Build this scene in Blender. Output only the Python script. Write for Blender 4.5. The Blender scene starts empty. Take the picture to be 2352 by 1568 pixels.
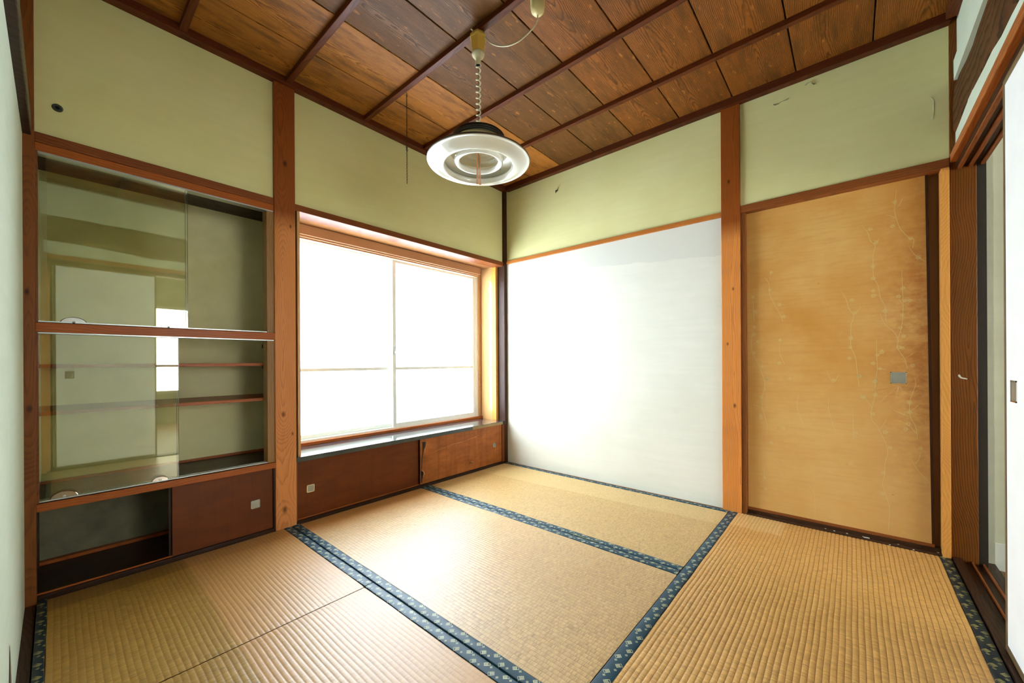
import bpy, bmesh, math, random
from mathutils import Vector, Matrix
random.seed(7)
S = bpy.context.scene
COL = S.collection
# ------------------------------------------------------------------ camera, world, lights, exposure
YAW, ROLL = math.radians(40.7708), math.radians(-.3164)
fw = Vector((math.cos(YAW), math.sin(YAW), 0))
rt = Vector((math.sin(YAW), -math.cos(YAW), 0))
up = Vector((0, 0, 1))
r2 = rt * math.cos(ROLL) + up * math.sin(ROLL)
u2 = -rt * math.sin(ROLL) + up * math.cos(ROLL)
cam = bpy.data.cameras.new('camera')
cam.sensor_width = 36
cam.lens = 904.9 / 2352 * 36
cam.shift_y = (829.7 - 784) / 2352
cam.clip_start = .02
cam_o = bpy.data.objects.new('camera', cam)
COL.objects.link(cam_o)
cam_o.matrix_world = Matrix(((r2.x, u2.x, -fw.x, -2.5933), (r2.y, u2.y, -fw.y, -2.3065), (r2.z, u2.z, -fw.z, .8844), (0, 0, 0, 1)))
S.camera = cam_o

w = bpy.data.worlds.new('overcast_sky')
S.world = w
w.use_nodes = True
w.node_tree.nodes['Background'].inputs[0].default_value = (.86, .94, 1, 1)
w.node_tree.nodes['Background'].inputs[1].default_value = 5.0

def area(name, loc, rot, sx, sy, power, col):
    l = bpy.data.lights.new(name, 'AREA')
    l.shape = 'RECTANGLE'; l.size = sx; l.size_y = sy; l.energy = power; l.color = col
    o = bpy.data.objects.new(name, l); COL.objects.link(o)
    o.location = loc; o.rotation_euler = rot
    return o
# daylight at the frosted window of this room, and at the window of the room behind the camera
area('daylight_window', (-.9, .47, 1.06), (math.radians(-81), 0, 0), 1.60, 1.30, 98, (.82, .92, 1))
area('daylight_next_room', (-1.05, -5.9, 1.1), (math.radians(90), 0, 0), 2.6, 1.35, 150, (1, .95, .84))
S.view_settings.view_transform = 'Standard'
S.view_settings.look = 'None'
S.view_settings.exposure = 0.12
S.view_settings.gamma = 1
S.view_settings.use_curve_mapping = False
S.cycles.use_denoising = True
S.cycles.max_bounces = 10
S.cycles.diffuse_bounces = 6
S.cycles.glossy_bounces = 4
S.cycles.transparent_max_bounces = 16
S.cycles.sample_clamp_indirect = 6

# ------------------------------------------------------------------ node helpers
class NT:
    def __init__(s, name):
        s.m = bpy.data.materials.new(name); s.m.use_nodes = True
        s.t = s.m.node_tree; s.b = s.t.nodes['Principled BSDF']; s.out = s.t.nodes['Material Output']
    def n(s, typ, **k):
        x = s.t.nodes.new(typ)
        for a, b in k.items(): setattr(x, a, b)
        return x
    def put(s, sock, v):
        if isinstance(v, (int, float)): sock.default_value = v
        elif isinstance(v, (tuple, list)): sock.default_value = tuple(v) + ((1,) if len(v) == 3 and len(sock.default_value) == 4 else ())
        else: s.t.links.new(v, sock)
    def ma(s, op, a, b=None, c=None, clamp=False):
        x = s.n('ShaderNodeMath', operation=op, use_clamp=clamp); s.put(x.inputs[0], a)
        if b is not None: s.put(x.inputs[1], b)
        if c is not None: s.put(x.inputs[2], c)
        return x.outputs[0]
    def sep(s, v):
        x = s.n('ShaderNodeSeparateXYZ'); s.put(x.inputs[0], v); return x.outputs
    def comb(s, a, b, c=0.):
        x = s.n('ShaderNodeCombineXYZ')
        for i, v in enumerate((a, b, c)): s.put(x.inputs[i], v)
        return x.outputs[0]
    def noise(s, v, scale=1., detail=3., rough=.5, dist=0.):
        x = s.n('ShaderNodeTexNoise'); s.put(x.inputs['Vector'], v)
        x.inputs['Scale'].default_value = scale; x.inputs['Detail'].default_value = detail
        x.inputs['Roughness'].default_value = rough; x.inputs['Distortion'].default_value = dist
        return x.outputs['Fac']
    def white(s, v):
        x = s.n('ShaderNodeTexWhiteNoise', noise_dimensions='3D'); s.put(x.inputs['Vector'], v); return x.outputs['Value']
    def ramp(s, f, stops, interp='LINEAR'):
        x = s.n('ShaderNodeValToRGB'); x.color_ramp.interpolation = interp
        e = x.color_ramp.elements
        while len(e) < len(stops): e.new(.5)
        for i, (p, c) in enumerate(stops): e[i].position = p; e[i].color = tuple(c) + (1,)
        s.put(x.inputs[0], f); return x.outputs[0]
    def rng(s, f, a, b, c, d):
        x = s.n('ShaderNodeMapRange'); s.put(x.inputs[0], f)
        for i, v in enumerate((a, b, c, d)): s.put(x.inputs[i + 1], v)
        return x.outputs[0]
    def mix(s, f, a, b, mode='MIX'):
        x = s.n('ShaderNodeMix', data_type='RGBA', blend_type=mode); s.put(x.inputs[0], f)
        s.put(x.inputs[6], a); s.put(x.inputs[7], b); return x.outputs[2]
    def pos(s): return s.n('ShaderNodeTexCoord').outputs['Object']
    def uv(s): return s.n('ShaderNodeTexCoord').outputs['UV']
    def rnd(s): return s.n('ShaderNodeObjectInfo').outputs['Random']
    def bump(s, h, strength=.3, dist=.002, normal=None):
        x = s.n('ShaderNodeBump'); x.inputs['Strength'].default_value = strength; x.inputs['Distance'].default_value = dist
        s.put(x.inputs['Height'], h)
        if normal is not None: s.put(x.inputs['Normal'], normal)
        s.put(s.b.inputs['Normal'], x.outputs[0]); return x.outputs[0]
    def col(s, c): s.put(s.b.inputs['Base Color'], c)
    def rough(s, r): s.put(s.b.inputs['Roughness'], r)

def L(r, g, b):   # sRGB 0-255 -> linear
    f = lambda c: (c / 255 / 12.92) if c / 255 <= .04045 else ((c / 255 + .055) / 1.055) ** 2.4
    return (f(r), f(g), f(b))

def plain(name, c, rough=.6, metal=0., spec=.5, var=0., coat=0.):
    t = NT(name)
    if var:
        f = t.noise(t.pos(), 9, 5, .6)
        t.col(t.mix(t.rng(f, .3, .7, 0, 1), tuple(x * (1 - var) for x in c), tuple(min(1, x * (1 + var)) for x in c)))
    else: t.col(c)
    t.rough(rough); t.b.inputs['Metallic'].default_value = metal
    t.b.inputs['Specular IOR Level'].default_value = spec
    t.b.inputs['Coat Weight'].default_value = coat
    return t.m

def wood(name, dark, light, axis='x', ring=75., depth=.03, tilt=.012, wob=.02, rough=.5, spec=.2, relief=.25, rnd=0., tone=0., off=(0, 0, 0), lines=.75, wear=None, coat=0., knots=(), jitter=1.4):
    """flat-sawn timber: rings of a tilted, wobbling log cut by the face; axis = grain direction"""
    t = NT(name)
    P = t.sep(t.pos())
    i = 'xyz'.index(axis)
    a = t.ma('ADD', P[i], off[0]); b = t.ma('ADD', P[(i + 1) % 3], off[1]); c = t.ma('ADD', P[(i + 2) % 3], off[2])
    if rnd:
        r = t.rnd(); a = t.ma('ADD', a, t.ma('MULTIPLY', r, 37.))
    else: r = None
    if rnd:   # sheet boards: local across coordinate comes from UV
        U = t.sep(t.uv()); b = U[1]; c = 0.
    n1 = t.noise(t.comb(t.ma('MULTIPLY', a, 1.6), t.ma('MULTIPLY', b, .9), 3.1), 1., 2, .4)
    n2 = t.noise(t.comb(t.ma('MULTIPLY', a, 1.3), 7.7, t.ma('MULTIPLY', b, 1.1)), 1., 2, .4)
    bb = t.ma('ADD', b, t.rng(n1, .2, .8, -wob * 2, wob * 2))
    cc = t.ma('ADD', t.ma('ADD', c, depth) if not isinstance(c, float) else depth, t.rng(n2, .25, .75, -depth * 1.5, depth * 1.5))
    if tilt: cc = t.ma('ADD', cc, t.ma('MULTIPLY', t.ma('PINGPONG', a, 1.1), tilt))
    jit = t.noise(t.comb(t.ma('MULTIPLY', a, 14), t.ma('MULTIPLY', b, 45), 1.), 1., 3, .6)
    rr = t.ma('ADD', t.ma('SQRT', t.ma('ADD', t.ma('MULTIPLY', bb, bb), t.ma('MULTIPLY', cc, cc))), t.ma('MULTIPLY', t.ma('SUBTRACT', jit, .5), jitter / ring))
    fine = t.noise(t.comb(t.ma('MULTIPLY', a, 7), t.ma('MULTIPLY', b, 60), t.ma('MULTIPLY', c, 60) if not isinstance(c, float) else 0.), 1., 3, .6)
    g = t.ma('ADD', t.ma('MULTIPLY', rr, ring), t.ma('MULTIPLY', fine, .7))
    fr = t.ma('FRACT', g)
    line = t.ma('POWER', fr, 3.2)
    line = t.ma('MULTIPLY', line, t.ma('SUBTRACT', 1., t.ma('POWER', fr, 14.)))
    fib = t.noise(t.comb(t.ma('MULTIPLY', a, 9), t.ma('MULTIPLY', b, 420), t.ma('MULTIPLY', c, 420) if not isinstance(c, float) else 0.), 1., 2, .6)
    big = t.noise(t.comb(t.ma('MULTIPLY', a, 1.4), t.ma('MULTIPLY', b, 7), 2.), 1., 4, .6)
    f = t.ma('ADD', t.ma('MULTIPLY', line, lines), t.ma('ADD', t.rng(fib, .25, .75, -.14, .14), t.rng(big, .3, .7, -.16, .16)), clamp=True)
    colr = t.ramp(f, [(0, light), (.45, tuple((x + y * 1.3) / 2.3 for x, y in zip(light, dark))), (1, dark)])
    if tone:
        r2_ = t.ma('FRACT', t.ma('MULTIPLY', r, 7.31))
        colr = t.mix(1., colr, t.ramp(r2_, [(0, (1 - tone * .9, 1 - tone, 1 - tone)), (.5, (.82, .78, .74)), (1, (1.0, 1.0, 1.0))]), 'MULTIPLY')
    for (kx, ky, kz, kr) in knots:
        vs = t.n('ShaderNodeVectorMath', operation='SUBTRACT'); t.put(vs.inputs[0], t.pos()); vs.inputs[1].default_value = (kx, ky, kz)
        q = t.sep(vs.outputs[0]); q = [q[0], q[1], q[2]]; q[i] = t.ma('MULTIPLY', q[i], .55)
        d = t.ma('SQRT', t.ma('ADD', t.ma('MULTIPLY', q[0], q[0]), t.ma('ADD', t.ma('MULTIPLY', q[1], q[1]), t.ma('MULTIPLY', q[2], q[2]))))
        d = t.ma('ADD', d, t.ma('MULTIPLY', t.ma('SUBTRACT', fine, .5), kr * .5))
        colr = t.mix(t.rng(d, kr * .3, kr * 1.3, .8, 0), colr, tuple(x * .45 for x in dark))
    if wear: colr = wear(t, colr)
    t.col(colr)
    t.rough(t.rng(f, 0, 1, rough - .05, rough + .15)); t.b.inputs['Specular IOR Level'].default_value = spec
    t.b.inputs['Coat Weight'].default_value = coat; t.b.inputs['Coat Roughness'].default_value = .12
    t.bump(t.ma('ADD', t.ma('MULTIPLY', line, -1.), t.ma('MULTIPLY', fib, .3)), relief, .0012)
    return t.m

def plaster(name, a, b, bumpy=.25, stain=None, rough=.85):
    t = NT(name); P = t.pos()
    f = t.noise(P, 2.2, 5, .55)
    f2 = t.noise(P, 28, 4, .6)
    c = t.mix(t.rng(f, .3, .7, 0, 1), a, b)
    sp = t.sep(P)
    brush = t.noise(t.comb(t.ma('MULTIPLY', sp[0], 3), t.ma('MULTIPLY', sp[1], 3), t.ma('MULTIPLY', sp[2], 30)), 1., 4, .6)
    c = t.mix(t.rng(brush, .35, .7, 0, .22), c, tuple(x * .86 for x in a))
    if stain: c = stain(t, c)
    t.col(c); t.rough(rough); t.b.inputs['Specular IOR Level'].default_value = .25
    t.bump(t.ma('ADD', f2, t.ma('MULTIPLY', t.noise(P, 260, 2, .6), .35)), bumpy, .0025)
    return t.m

# ------------------------------------------------------------------ mesh helpers
class MB:
    def __init__(s): s.v = []; s.f = []; s.uvs = []
    def face(s, idx, uv=None):
        s.f.append(tuple(idx)); s.uvs.append(uv)
    def box(s, x0, x1, y0, y1, z0, z1):
        x0, x1 = min(x0, x1), max(x0, x1); y0, y1 = min(y0, y1), max(y0, y1); z0, z1 = min(z0, z1), max(z0, z1)
        n = len(s.v)
        s.v += [(x0, y0, z0), (x1, y0, z0), (x1, y1, z0), (x0, y1, z0), (x0, y0, z1), (x1, y0, z1), (x1, y1, z1), (x0, y1, z1)]
        for q in ((0, 3, 2, 1), (4, 5, 6, 7), (0, 1, 5, 4), (1, 2, 6, 5), (2, 3, 7, 6), (3, 0, 4, 7)): s.face([n + k for k in q])
        return s
    def hexa(s, pts):
        n = len(s.v); s.v += [tuple(p) for p in pts]
        for q in ((0, 3, 2, 1), (4, 5, 6, 7), (0, 1, 5, 4), (1, 2, 6, 5), (2, 3, 7, 6), (3, 0, 4, 7)): s.face([n + k for k in q])
        return s
    def lathe(s, prof, c, seg=48, closed=False, caps=False):
        n = len(s.v); m = len(prof)
        for i in range(seg):
            t = 2 * math.pi * i / seg
            for (r, z) in prof: s.v.append((c[0] + r * math.cos(t), c[1] + r * math.sin(t), c[2] + z))
        for i in range(seg):
            j = (i + 1) % seg
            for k in range(m if closed else m - 1):
                l = (k + 1) % m
                s.face([n + i * m + k, n + j * m + k, n + j * m + l, n + i * m + l])
        if caps:
            s.face([n + i * m for i in range(seg)][::-1]); s.face([n + i * m + m - 1 for i in range(seg)])
        return s
    def tube(s, path, r, seg=8, caps=True):
        path = [Vector(p) for p in path]; n = len(s.v); prev = None
        for i, p in enumerate(path):
            d = (path[min(i + 1, len(path) - 1)] - path[max(i - 1, 0)]).normalized()
            if prev is None:
                a = Vector((0, 0, 1)) if abs(d.z) < .9 else Vector((1, 0, 0))
                e = d.cross(a).normalized()
            else: e = (prev - d * prev.dot(d)).normalized()
            prev = e; g = d.cross(e)
            ri = r[i] if isinstance(r, (list, tuple)) else r
            for k in range(seg):
                t = 2 * math.pi * k / seg; s.v.append(tuple(p + e * math.cos(t) * ri + g * math.sin(t) * ri))
        for i in range(len(path) - 1):
            for k in range(seg):
                l = (k + 1) % seg
                s.face([n + i * seg + k, n + i * seg + l, n + (i + 1) * seg + l, n + (i + 1) * seg + k])
        if caps:
            s.face([n + k for k in range(seg)][::-1]); s.face([n + (len(path) - 1) * seg + k for k in range(seg)])
        return s
    def build(s, name, mat, parent=None, smooth=False, bevel=0., **props):
        me = bpy.data.meshes.new(name); me.from_pydata(s.v, [], s.f)
        if any(u is not None for u in s.uvs):
            ul = me.uv_layers.new(name='UVMap'); k = 0
            for fc, u in zip(s.f, s.uvs):
                for q in range(len(fc)):
                    ul.data[k].uv = u[q] if u else (0, 0); k += 1
        me.update()
        bm = bmesh.new(); bm.from_mesh(me); bmesh.ops.recalc_face_normals(bm, faces=bm.faces); bm.to_mesh(me); bm.free()
        me.materials.append(mat)
        if smooth:
            for p in me.polygons: p.use_smooth = True
        o = bpy.data.objects.new(name, me); COL.objects.link(o)
        if parent is not None:
            o.parent = parent
            if parent.type == 'EMPTY': o.matrix_parent_inverse = Matrix.Translation(parent.location).inverted()
        if bevel:
            b = o.modifiers.new('bevel', 'BEVEL'); b.width = bevel; b.segments = 2; b.limit_method = 'ANGLE'
        for k, v in props.items(): o[k] = v
        return o
def B(*a): return MB().box(*a)
def thing(name, loc, label, cat, group=None):
    o = bpy.data.objects.new(name, None); COL.objects.link(o); o.location = loc; o.empty_display_size = .05
    o['label'] = label; o['category'] = cat
    if group: o['group'] = group
    return o
def st(mb, name, mat, parent=None, **k):
    o = mb.build(name, mat, parent, **k)
    if parent is None: o['kind'] = 'structure'
    return o
def st_empty(name, loc=(0, 0, 0)):
    o = bpy.data.objects.new(name, None); COL.objects.link(o); o.location = loc; o['kind'] = 'structure'; o.empty_display_size = .05
    return o

# ------------------------------------------------------------------ materials
RED_D, RED_L = L(58, 24, 10), L(142, 78, 40)
def faded(t, c):   # timber above the lintel line kept its dark stain, below it is sun-faded
    z = t.sep(t.pos())[2]
    n = t.noise(t.comb(0., 0., t.ma('MULTIPLY', z, 3)), 1., 2)
    return t.mix(t.rng(t.ma('ADD', z, t.ma('MULTIPLY', n, .1)), 1.64, 1.74, 0, 1), c, t.mix(1., c, (.40, .27, .18), 'MULTIPLY'))
post_z = wood('post_wood', L(96, 42, 14), L(206, 132, 74), 'z', ring=150, depth=.05, tilt=.010, wob=.004, off=(0, 1.80, 0), rough=.42, lines=.42, jitter=.5, wear=faded,
    knots=((-1.80, -.012, .61, .009), (-1.755, -.012, .50, .006), (-1.795, -.012, .10, .012), (-1.785, -.012, 1.95, .010), (-1.76, -.012, 1.62, .006)))
post_r = wood('right_post_wood', L(96, 42, 12), L(214, 136, 66), 'z', ring=150, depth=.02, tilt=.012, wob=.004, off=(0, 0, 1.772), rough=.42, lines=.42, jitter=.5, wear=faded,
    knots=((-.012, -1.79, .62, .008), (-.012, -1.755, .98, .006), (-.012, -1.785, 1.3, .006), (-.012, -1.765, 1.93, .008)))
post_l = wood('left_post_wood', L(48, 22, 8), L(124, 70, 30), 'z', ring=150, depth=.05, tilt=.01, wob=.004, off=(0, 2.66, 0), rough=.45, lines=.45, jitter=.5, knots=((-2.656, -.016, .72, .008), (-2.66, -.016, 1.15, .006)))
post_dark = wood('old_post_wood', L(26, 11, 2), L(116, 66, 22), 'z', ring=130, depth=.035, tilt=.02, wob=.010, off=(.3, 0, 2.68), rough=.42, lines=.75, relief=.4, jitter=.5)
beam_x = wood('lintel_wood_x', L(52, 22, 8), L(126, 66, 28), 'x', ring=90, depth=.03, rough=.45, lines=.5)
beam_y = wood('lintel_wood_y', L(60, 26, 10), L(135, 74, 34), 'y', ring=90, depth=.03, rough=.42, lines=.5)
rail_y = wood('orange_rail_wood', L(110, 52, 16), L(178, 108, 48), 'y', ring=90, depth=.03, rough=.4, lines=.45)
rail_x = wood('orange_rail_wood_x', L(88, 38, 10), L(164, 86, 34), 'x', ring=90, depth=.03, rough=.38, lines=.5)
light_x = wood('pale_soffit_wood', L(104, 62, 34), L(150, 104, 64), 'x', ring=90, depth=.03, rough=.35, lines=.4)
reveal_z = wood('varnished_jamb_wood', L(150, 100, 56), L(196, 150, 98), 'z', ring=80, depth=.2, tilt=0, wob=.01, rough=.16, spec=.6, lines=.35, relief=.08, coat=.5)
jamb_z = wood('orange_jamb_wood', L(150, 84, 28), L(214, 150, 74), 'z', ring=80, depth=.15, tilt=0, rough=.35, lines=.35)
dark_x = wood('dark_sill_wood', L(22, 12, 8), L(52, 32, 20), 'x', ring=80, depth=.04, rough=.4, lines=.6)
dark_y = wood('dark_sill_wood_y', L(30, 16, 8), L(66, 42, 26), 'y', ring=80, depth=.04, rough=.45, lines=.6)
dark_z = wood('dark_stile_wood', L(24, 12, 6), L(60, 34, 18), 'z', ring=80, depth=.04, rough=.45, lines=.6)
batten_m = wood('ceiling_batten_wood', L(30, 11, 4), L(96, 44, 16), 'y', ring=80, depth=.04, rough=.45, lines=.5)
trimx_m = wood('ceiling_trim_wood_x', L(34, 13, 4), L(92, 42, 16), 'x', ring=80, depth=.04, rough=.5, lines=.5)
trimy_m = wood('ceiling_trim_wood_y', L(30, 12, 4), L(84, 38, 14), 'y', ring=80, depth=.04, rough=.5, lines=.5)
def smoky(t, c):
    P = t.sep(t.pos())
    f = t.noise(t.comb(t.ma('MULTIPLY', P[0], 5), t.ma('MULTIPLY', P[1], 22), t.rnd()), 1., 5, .65)
    c = t.mix(t.rng(f, .46, .64, 0, .6), c, L(80, 50, 20))
    g = t.noise(t.comb(t.ma('MULTIPLY', P[0], 14), t.ma('MULTIPLY', P[1], 40), 4.), 1., 3, .6)
    return t.mix(t.rng(g, .62, .74, 0, .45), c, L(214, 140, 66))
ceil_m = [wood('ceiling_board_%s' % n_, d_, l_, 'x', ring=170, depth=.022, tilt=.01, wob=.014, rough=.5, relief=.8, rnd=1, tone=.2, lines=.95, wear=smoky)
          for n_, d_, l_ in (('tan', L(84, 38, 8), L(186, 120, 48)), ('grey_brown', L(50, 25, 6), L(128, 84, 38)), ('brown', L(58, 25, 4), L(150, 90, 34)))]
rough_beam = wood('rough_log_wood', L(16, 8, 2), L(84, 48, 18), 'x', ring=40, depth=.05, rough=.6, lines=1., relief=.8)
floor_w = wood('hall_floor_wood', L(70, 48, 34), L(130, 98, 74), 'x', ring=60, depth=.05, rough=.5)
hard_x = None
def hardboard(name, a, b, streak, rough=.38):
    t = NT(name); P = t.sep(t.pos())
    f = t.noise(t.comb(t.ma('MULTIPLY', P[0], 5), P[1], t.ma('MULTIPLY', P[2], 16)), 1., 5, .65)
    v = t.noise(t.comb(t.ma('MULTIPLY', P[0], 30), P[1], t.ma('MULTIPLY', P[2], 2)), 1., 4, .6)
    c = t.mix(t.rng(f, .3, .7, 0, 1), a, b)
    c = t.mix(t.rng(v, .5, .75, 0, streak), c, tuple(x * .55 for x in a))
    t.col(c); t.rough(rough); t.b.inputs['Specular IOR Level'].default_value = .22; t.bump(f, .12, .002)
    return t.m
door_brown = hardboard('brown_hardboard', L(88, 38, 8), L(108, 50, 12), .35)
door_worn = hardboard('worn_hardboard', L(126, 66, 26), L(170, 98, 44), .6)
up_stain = lambda t, c: c
green_pl = plaster('pale_green_plaster', L(208, 202, 142), L(216, 211, 158), .22)
def repaint(t, c):   # an older coat ends in an uneven line under the rail
    P = t.sep(t.pos())
    n = t.noise(t.comb(0., t.ma('MULTIPLY', P[1], 9), t.ma('MULTIPLY', P[2], 3)), 1., 4, .6)
    e = t.ma('SUBTRACT', t.ma('ADD', P[2], t.ma('MULTIPLY', n, .05)), t.ma('ADD', 1.665, t.ma('MULTIPLY', P[1], .075)))
    c = t.mix(t.rng(e, -.003, .003, 1, 0), L(211, 210, 200), c)
    d = t.noise(t.comb(0., t.ma('MULTIPLY', P[1], 60), t.ma('MULTIPLY', P[2], 60)), 1., 2, .6)
    return t.mix(t.rng(d, .79, .81, 0, .5), c, L(150, 136, 110))
white_pl = plaster('white_wall_paint', L(216, 215, 202), L(226, 225, 214), .1, rough=.7, stain=repaint)
left_pl = plaster('left_wall_paint', L(186, 198, 174), L(200, 208, 190), .3)
hall_pl = plaster('passage_paint', L(182, 182, 162), L(194, 194, 176), .3)
def khaki_mat():
    t = NT('khaki_back_board'); P = t.pos()
    f = t.noise(P, 4, 5, .65); d = t.noise(P, 1.6, 4, .6)
    c = t.mix(t.rng(f, .3, .7, 0, 1), L(226, 216, 152), L(238, 230, 176))
    c = t.mix(t.rng(d, .45, .68, 0, .35), c, L(140, 128, 86))
    t.col(c); t.rough(.6); t.bump(f, .1, .003); return t.m
khaki = khaki_mat()
alu = plain('aluminium', L(190, 194, 190), .32, .9)
alu_w = plain('anodised_window_aluminium', L(226, 228, 220), .45, .0)
chrome = plain('polished_steel', L(206, 200, 190), .12, 1.)
steel = plain('brushed_steel', L(176, 172, 160), .3, .9, var=.15)
pit = plain('handle_recess', L(150, 148, 134), .4, .6, var=.2)
black = plain('black_metal', L(16, 15, 14), .5)
counter_m = plain('glossy_black_laminate', L(44, 54, 58), .1, spec=.9, var=.25, coat=.7)
white_door = plain('white_door_paper', L(236, 238, 236), .55, var=.03)
edge_wood = plain('door_edge_lacquer', L(104, 84, 56), .4, var=.15)
def glass_mat(name, tint, k=1.):
    t = NT(name); t.t.nodes.remove(t.b)
    tr = t.n('ShaderNodeBsdfTransparent'); tr.inputs[0].default_value = tint + (1,)
    gl = t.n('ShaderNodeBsdfGlossy'); gl.inputs['Roughness'].default_value = .01; gl.inputs[0].default_value = (1, .96, .82, 1)
    fr = t.n('ShaderNodeFresnel'); fr.inputs[0].default_value = 1.52
    mx = t.n('ShaderNodeMixShader'); t.put(mx.inputs[0], t.ma('MULTIPLY', fr.outputs[0], k, clamp=True))
    t.t.links.new(tr.outputs[0], mx.inputs[1]); t.t.links.new(gl.outputs[0], mx.inputs[2]); t.t.links.new(mx.outputs[0], t.out.inputs[0])
    return t.m
glass = glass_mat('cabinet_glass', (.96, .97, .90), 1.9)
glass_edge = plain('green_glass_edge', L(70, 96, 84), .15)
def frosted():
    t = NT('frosted_window_glass'); t.t.nodes.remove(t.b)
    tr = t.n('ShaderNodeBsdfTransparent'); tr.inputs[0].default_value = (.97, .99, 1, 1)
    tl = t.n('ShaderNodeBsdfTranslucent'); tl.inputs[0].default_value = (.93, .97, 1, 1)
    gl = t.n('ShaderNodeBsdfGlossy'); gl.inputs['Roughness'].default_value = .25
    m1 = t.n('ShaderNodeMixShader'); m1.inputs[0].default_value = .45
    t.t.links.new(tr.outputs[0], m1.inputs[1]); t.t.links.new(tl.outputs[0], m1.inputs[2])
    m2 = t.n('ShaderNodeMixShader'); m2.inputs[0].default_value = .05
    t.t.links.new(m1.outputs[0], m2.inputs[1]); t.t.links.new(gl.outputs[0], m2.inputs[2])
    t.t.links.new(m2.outputs[0], t.out.inputs[0]); return t.m
frost = frosted()

def fusuma_paper():
    t = NT('gold_door_paper'); P = t.sep(t.pos())
    f = t.noise(t.comb(P[0], t.ma('MULTIPLY', P[1], 3), t.ma('MULTIPLY', P[2], 3)), 1., 5, .6)
    h = t.noise(t.comb(P[0], t.ma('MULTIPLY', P[1], 6), t.ma('MULTIPLY', P[2], 60)), 1., 4, .6)
    c = t.mix(t.rng(f, .3, .7, 0, 1), L(196, 138, 58), L(214, 168, 96))
    c = t.mix(t.rng(h, .45, .75, 0, .35), c, L(190, 122, 50))
    # faded middle, browned towards the pull side, stains
    d = t.noise(t.comb(P[0], t.ma('MULTIPLY', P[1], 16), t.ma('MULTIPLY', P[2], 26)), 1., 5, .7)
    side = t.rng(P[1], -2.36, -2.56, 0, 1); mid = t.rng(t.ma('ABSOLUTE', t.ma('SUBTRACT', P[2], .95)), .2, .9, 1, .25)
    c = t.mix(t.ma('MULTIPLY', t.ma('MULTIPLY', side, mid), t.rng(d, .38, .62, .15, .85)), c, L(168, 92, 26))
    c = t.mix(t.rng(P[2], .9, .2, 0, .35), c, L(214, 180, 120))
    c = t.mix(t.rng(P[1], -1.90, -1.88, 0, .22), c, L(190, 132, 54))
    s = t.noise(t.comb(P[0], t.ma('MULTIPLY', P[1], 30), t.ma('MULTIPLY', P[2], 55)), 1., 3, .6)
    c = t.mix(t.rng(s, .71, .76, 0, .6), c, L(140, 74, 20))
    # creases running from the hand pull
    yy = t.ma('ADD', P[1], 2.475); zz = t.ma('SUBTRACT', P[2], .76)
    ang = t.ma('ARCTAN2', yy, zz); r = t.ma('SQRT', t.ma('ADD', t.ma('MULTIPLY', yy, yy), t.ma('MULTIPLY', zz, zz)))
    cre = t.ma('MULTIPLY', t.noise(t.comb(t.ma('MULTIPLY', ang, 2.2), t.ma('MULTIPLY', r, 3), 0.), 1., 2, .5), t.rng(r, .03, .2, 1, 0))
    t.col(c); t.rough(.42); t.bump(t.ma('ADD', t.ma('MULTIPLY', cre, 5), t.ma('MULTIPLY', d, .25)), .5, .004); return t.m
gold = fusuma_paper()
print_m = plain('pale_blossom_print', L(208, 182, 122), .4)

def tatami_mat(name, axis, fresh, old, groove=.5):
    t = NT(name)
    U = t.sep(t.uv()); a, b = U[0], U[1]     # metres along the ribs, across the ribs
    P = t.sep(t.pos())
    cell = t.ma('FLOOR', t.ma('DIVIDE', b, .0157)); half = t.ma('FLOOR', t.ma('DIVIDE', b, .00785))
    seg = t.noise(t.comb(t.ma('MULTIPLY', a, 75), t.ma('MULTIPLY', cell, 3.7), 0.), 1., 2, .6)
    strand = t.noise(t.comb(t.ma('MULTIPLY', a, 620), t.ma('MULTIPLY', cell, 1.7), 5.), 1., 1, .5)
    run = t.noise(t.comb(t.ma('MULTIPLY', a, 260), t.ma('MULTIPLY', b, 14), t.ma('MULTIPLY', cell, .9)), 1., 2, .6)
    big = t.noise(t.comb(t.ma('MULTIPLY', P[0], 2.2), t.ma('MULTIPLY', P[1], 2.2), 0.), 1., 4, .6)
    c = t.mix(t.rng(big, .3, .7, 0, 1), fresh, old)
    c = t.mix(t.rng(seg, .38, .66, 0, .6), c, tuple(x * .62 for x in old))
    c = t.mix(t.rng(run, .48, .62, 0, .75), c, tuple(x * .5 for x in old))
    c = t.mix(t.rng(strand, .3, .7, 0, .5), c, tuple(min(1, x * 1.25) for x in fresh))
    wn = t.noise(t.comb(t.ma('MULTIPLY', a, 160), t.ma('MULTIPLY', b, 22), 3.), 1., 3, .6)
    c = t.mix(t.rng(wn, .74, .8, 0, .6), c, L(226, 208, 164))
    fb = t.ma('FRACT', t.ma('DIVIDE', b, .0157)); gr = t.ma('ABSOLUTE', t.ma('SUBTRACT', fb, .5))
    c = t.mix(t.rng(gr, .40, .5, 0, groove), c, L(132, 74, 26))
    return t, c, strand, seg, P, run
def tat_finish(t, c, strand, seg, run, rough=.46):
    t.col(c); t.rough(rough); t.b.inputs['Specular IOR Level'].default_value = .6; t.b.inputs['Coat Weight'].default_value = .22; t.b.inputs['Coat Roughness'].default_value = .34
    t.bump(t.ma('ADD', t.ma('MULTIPLY', strand, .5), t.ma('ADD', t.ma('MULTIPLY', seg, .8), t.ma('MULTIPLY', run, -.8))), .55, .0012)
    return t.m
def edge_mask(t, v, e, wdt=.006):   # 1 where v > e
    return t.rng(v, e - wdt, e + wdt, 0, 1)
ST_F, ST_O = L(206, 166, 100), L(184, 138, 70)
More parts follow.
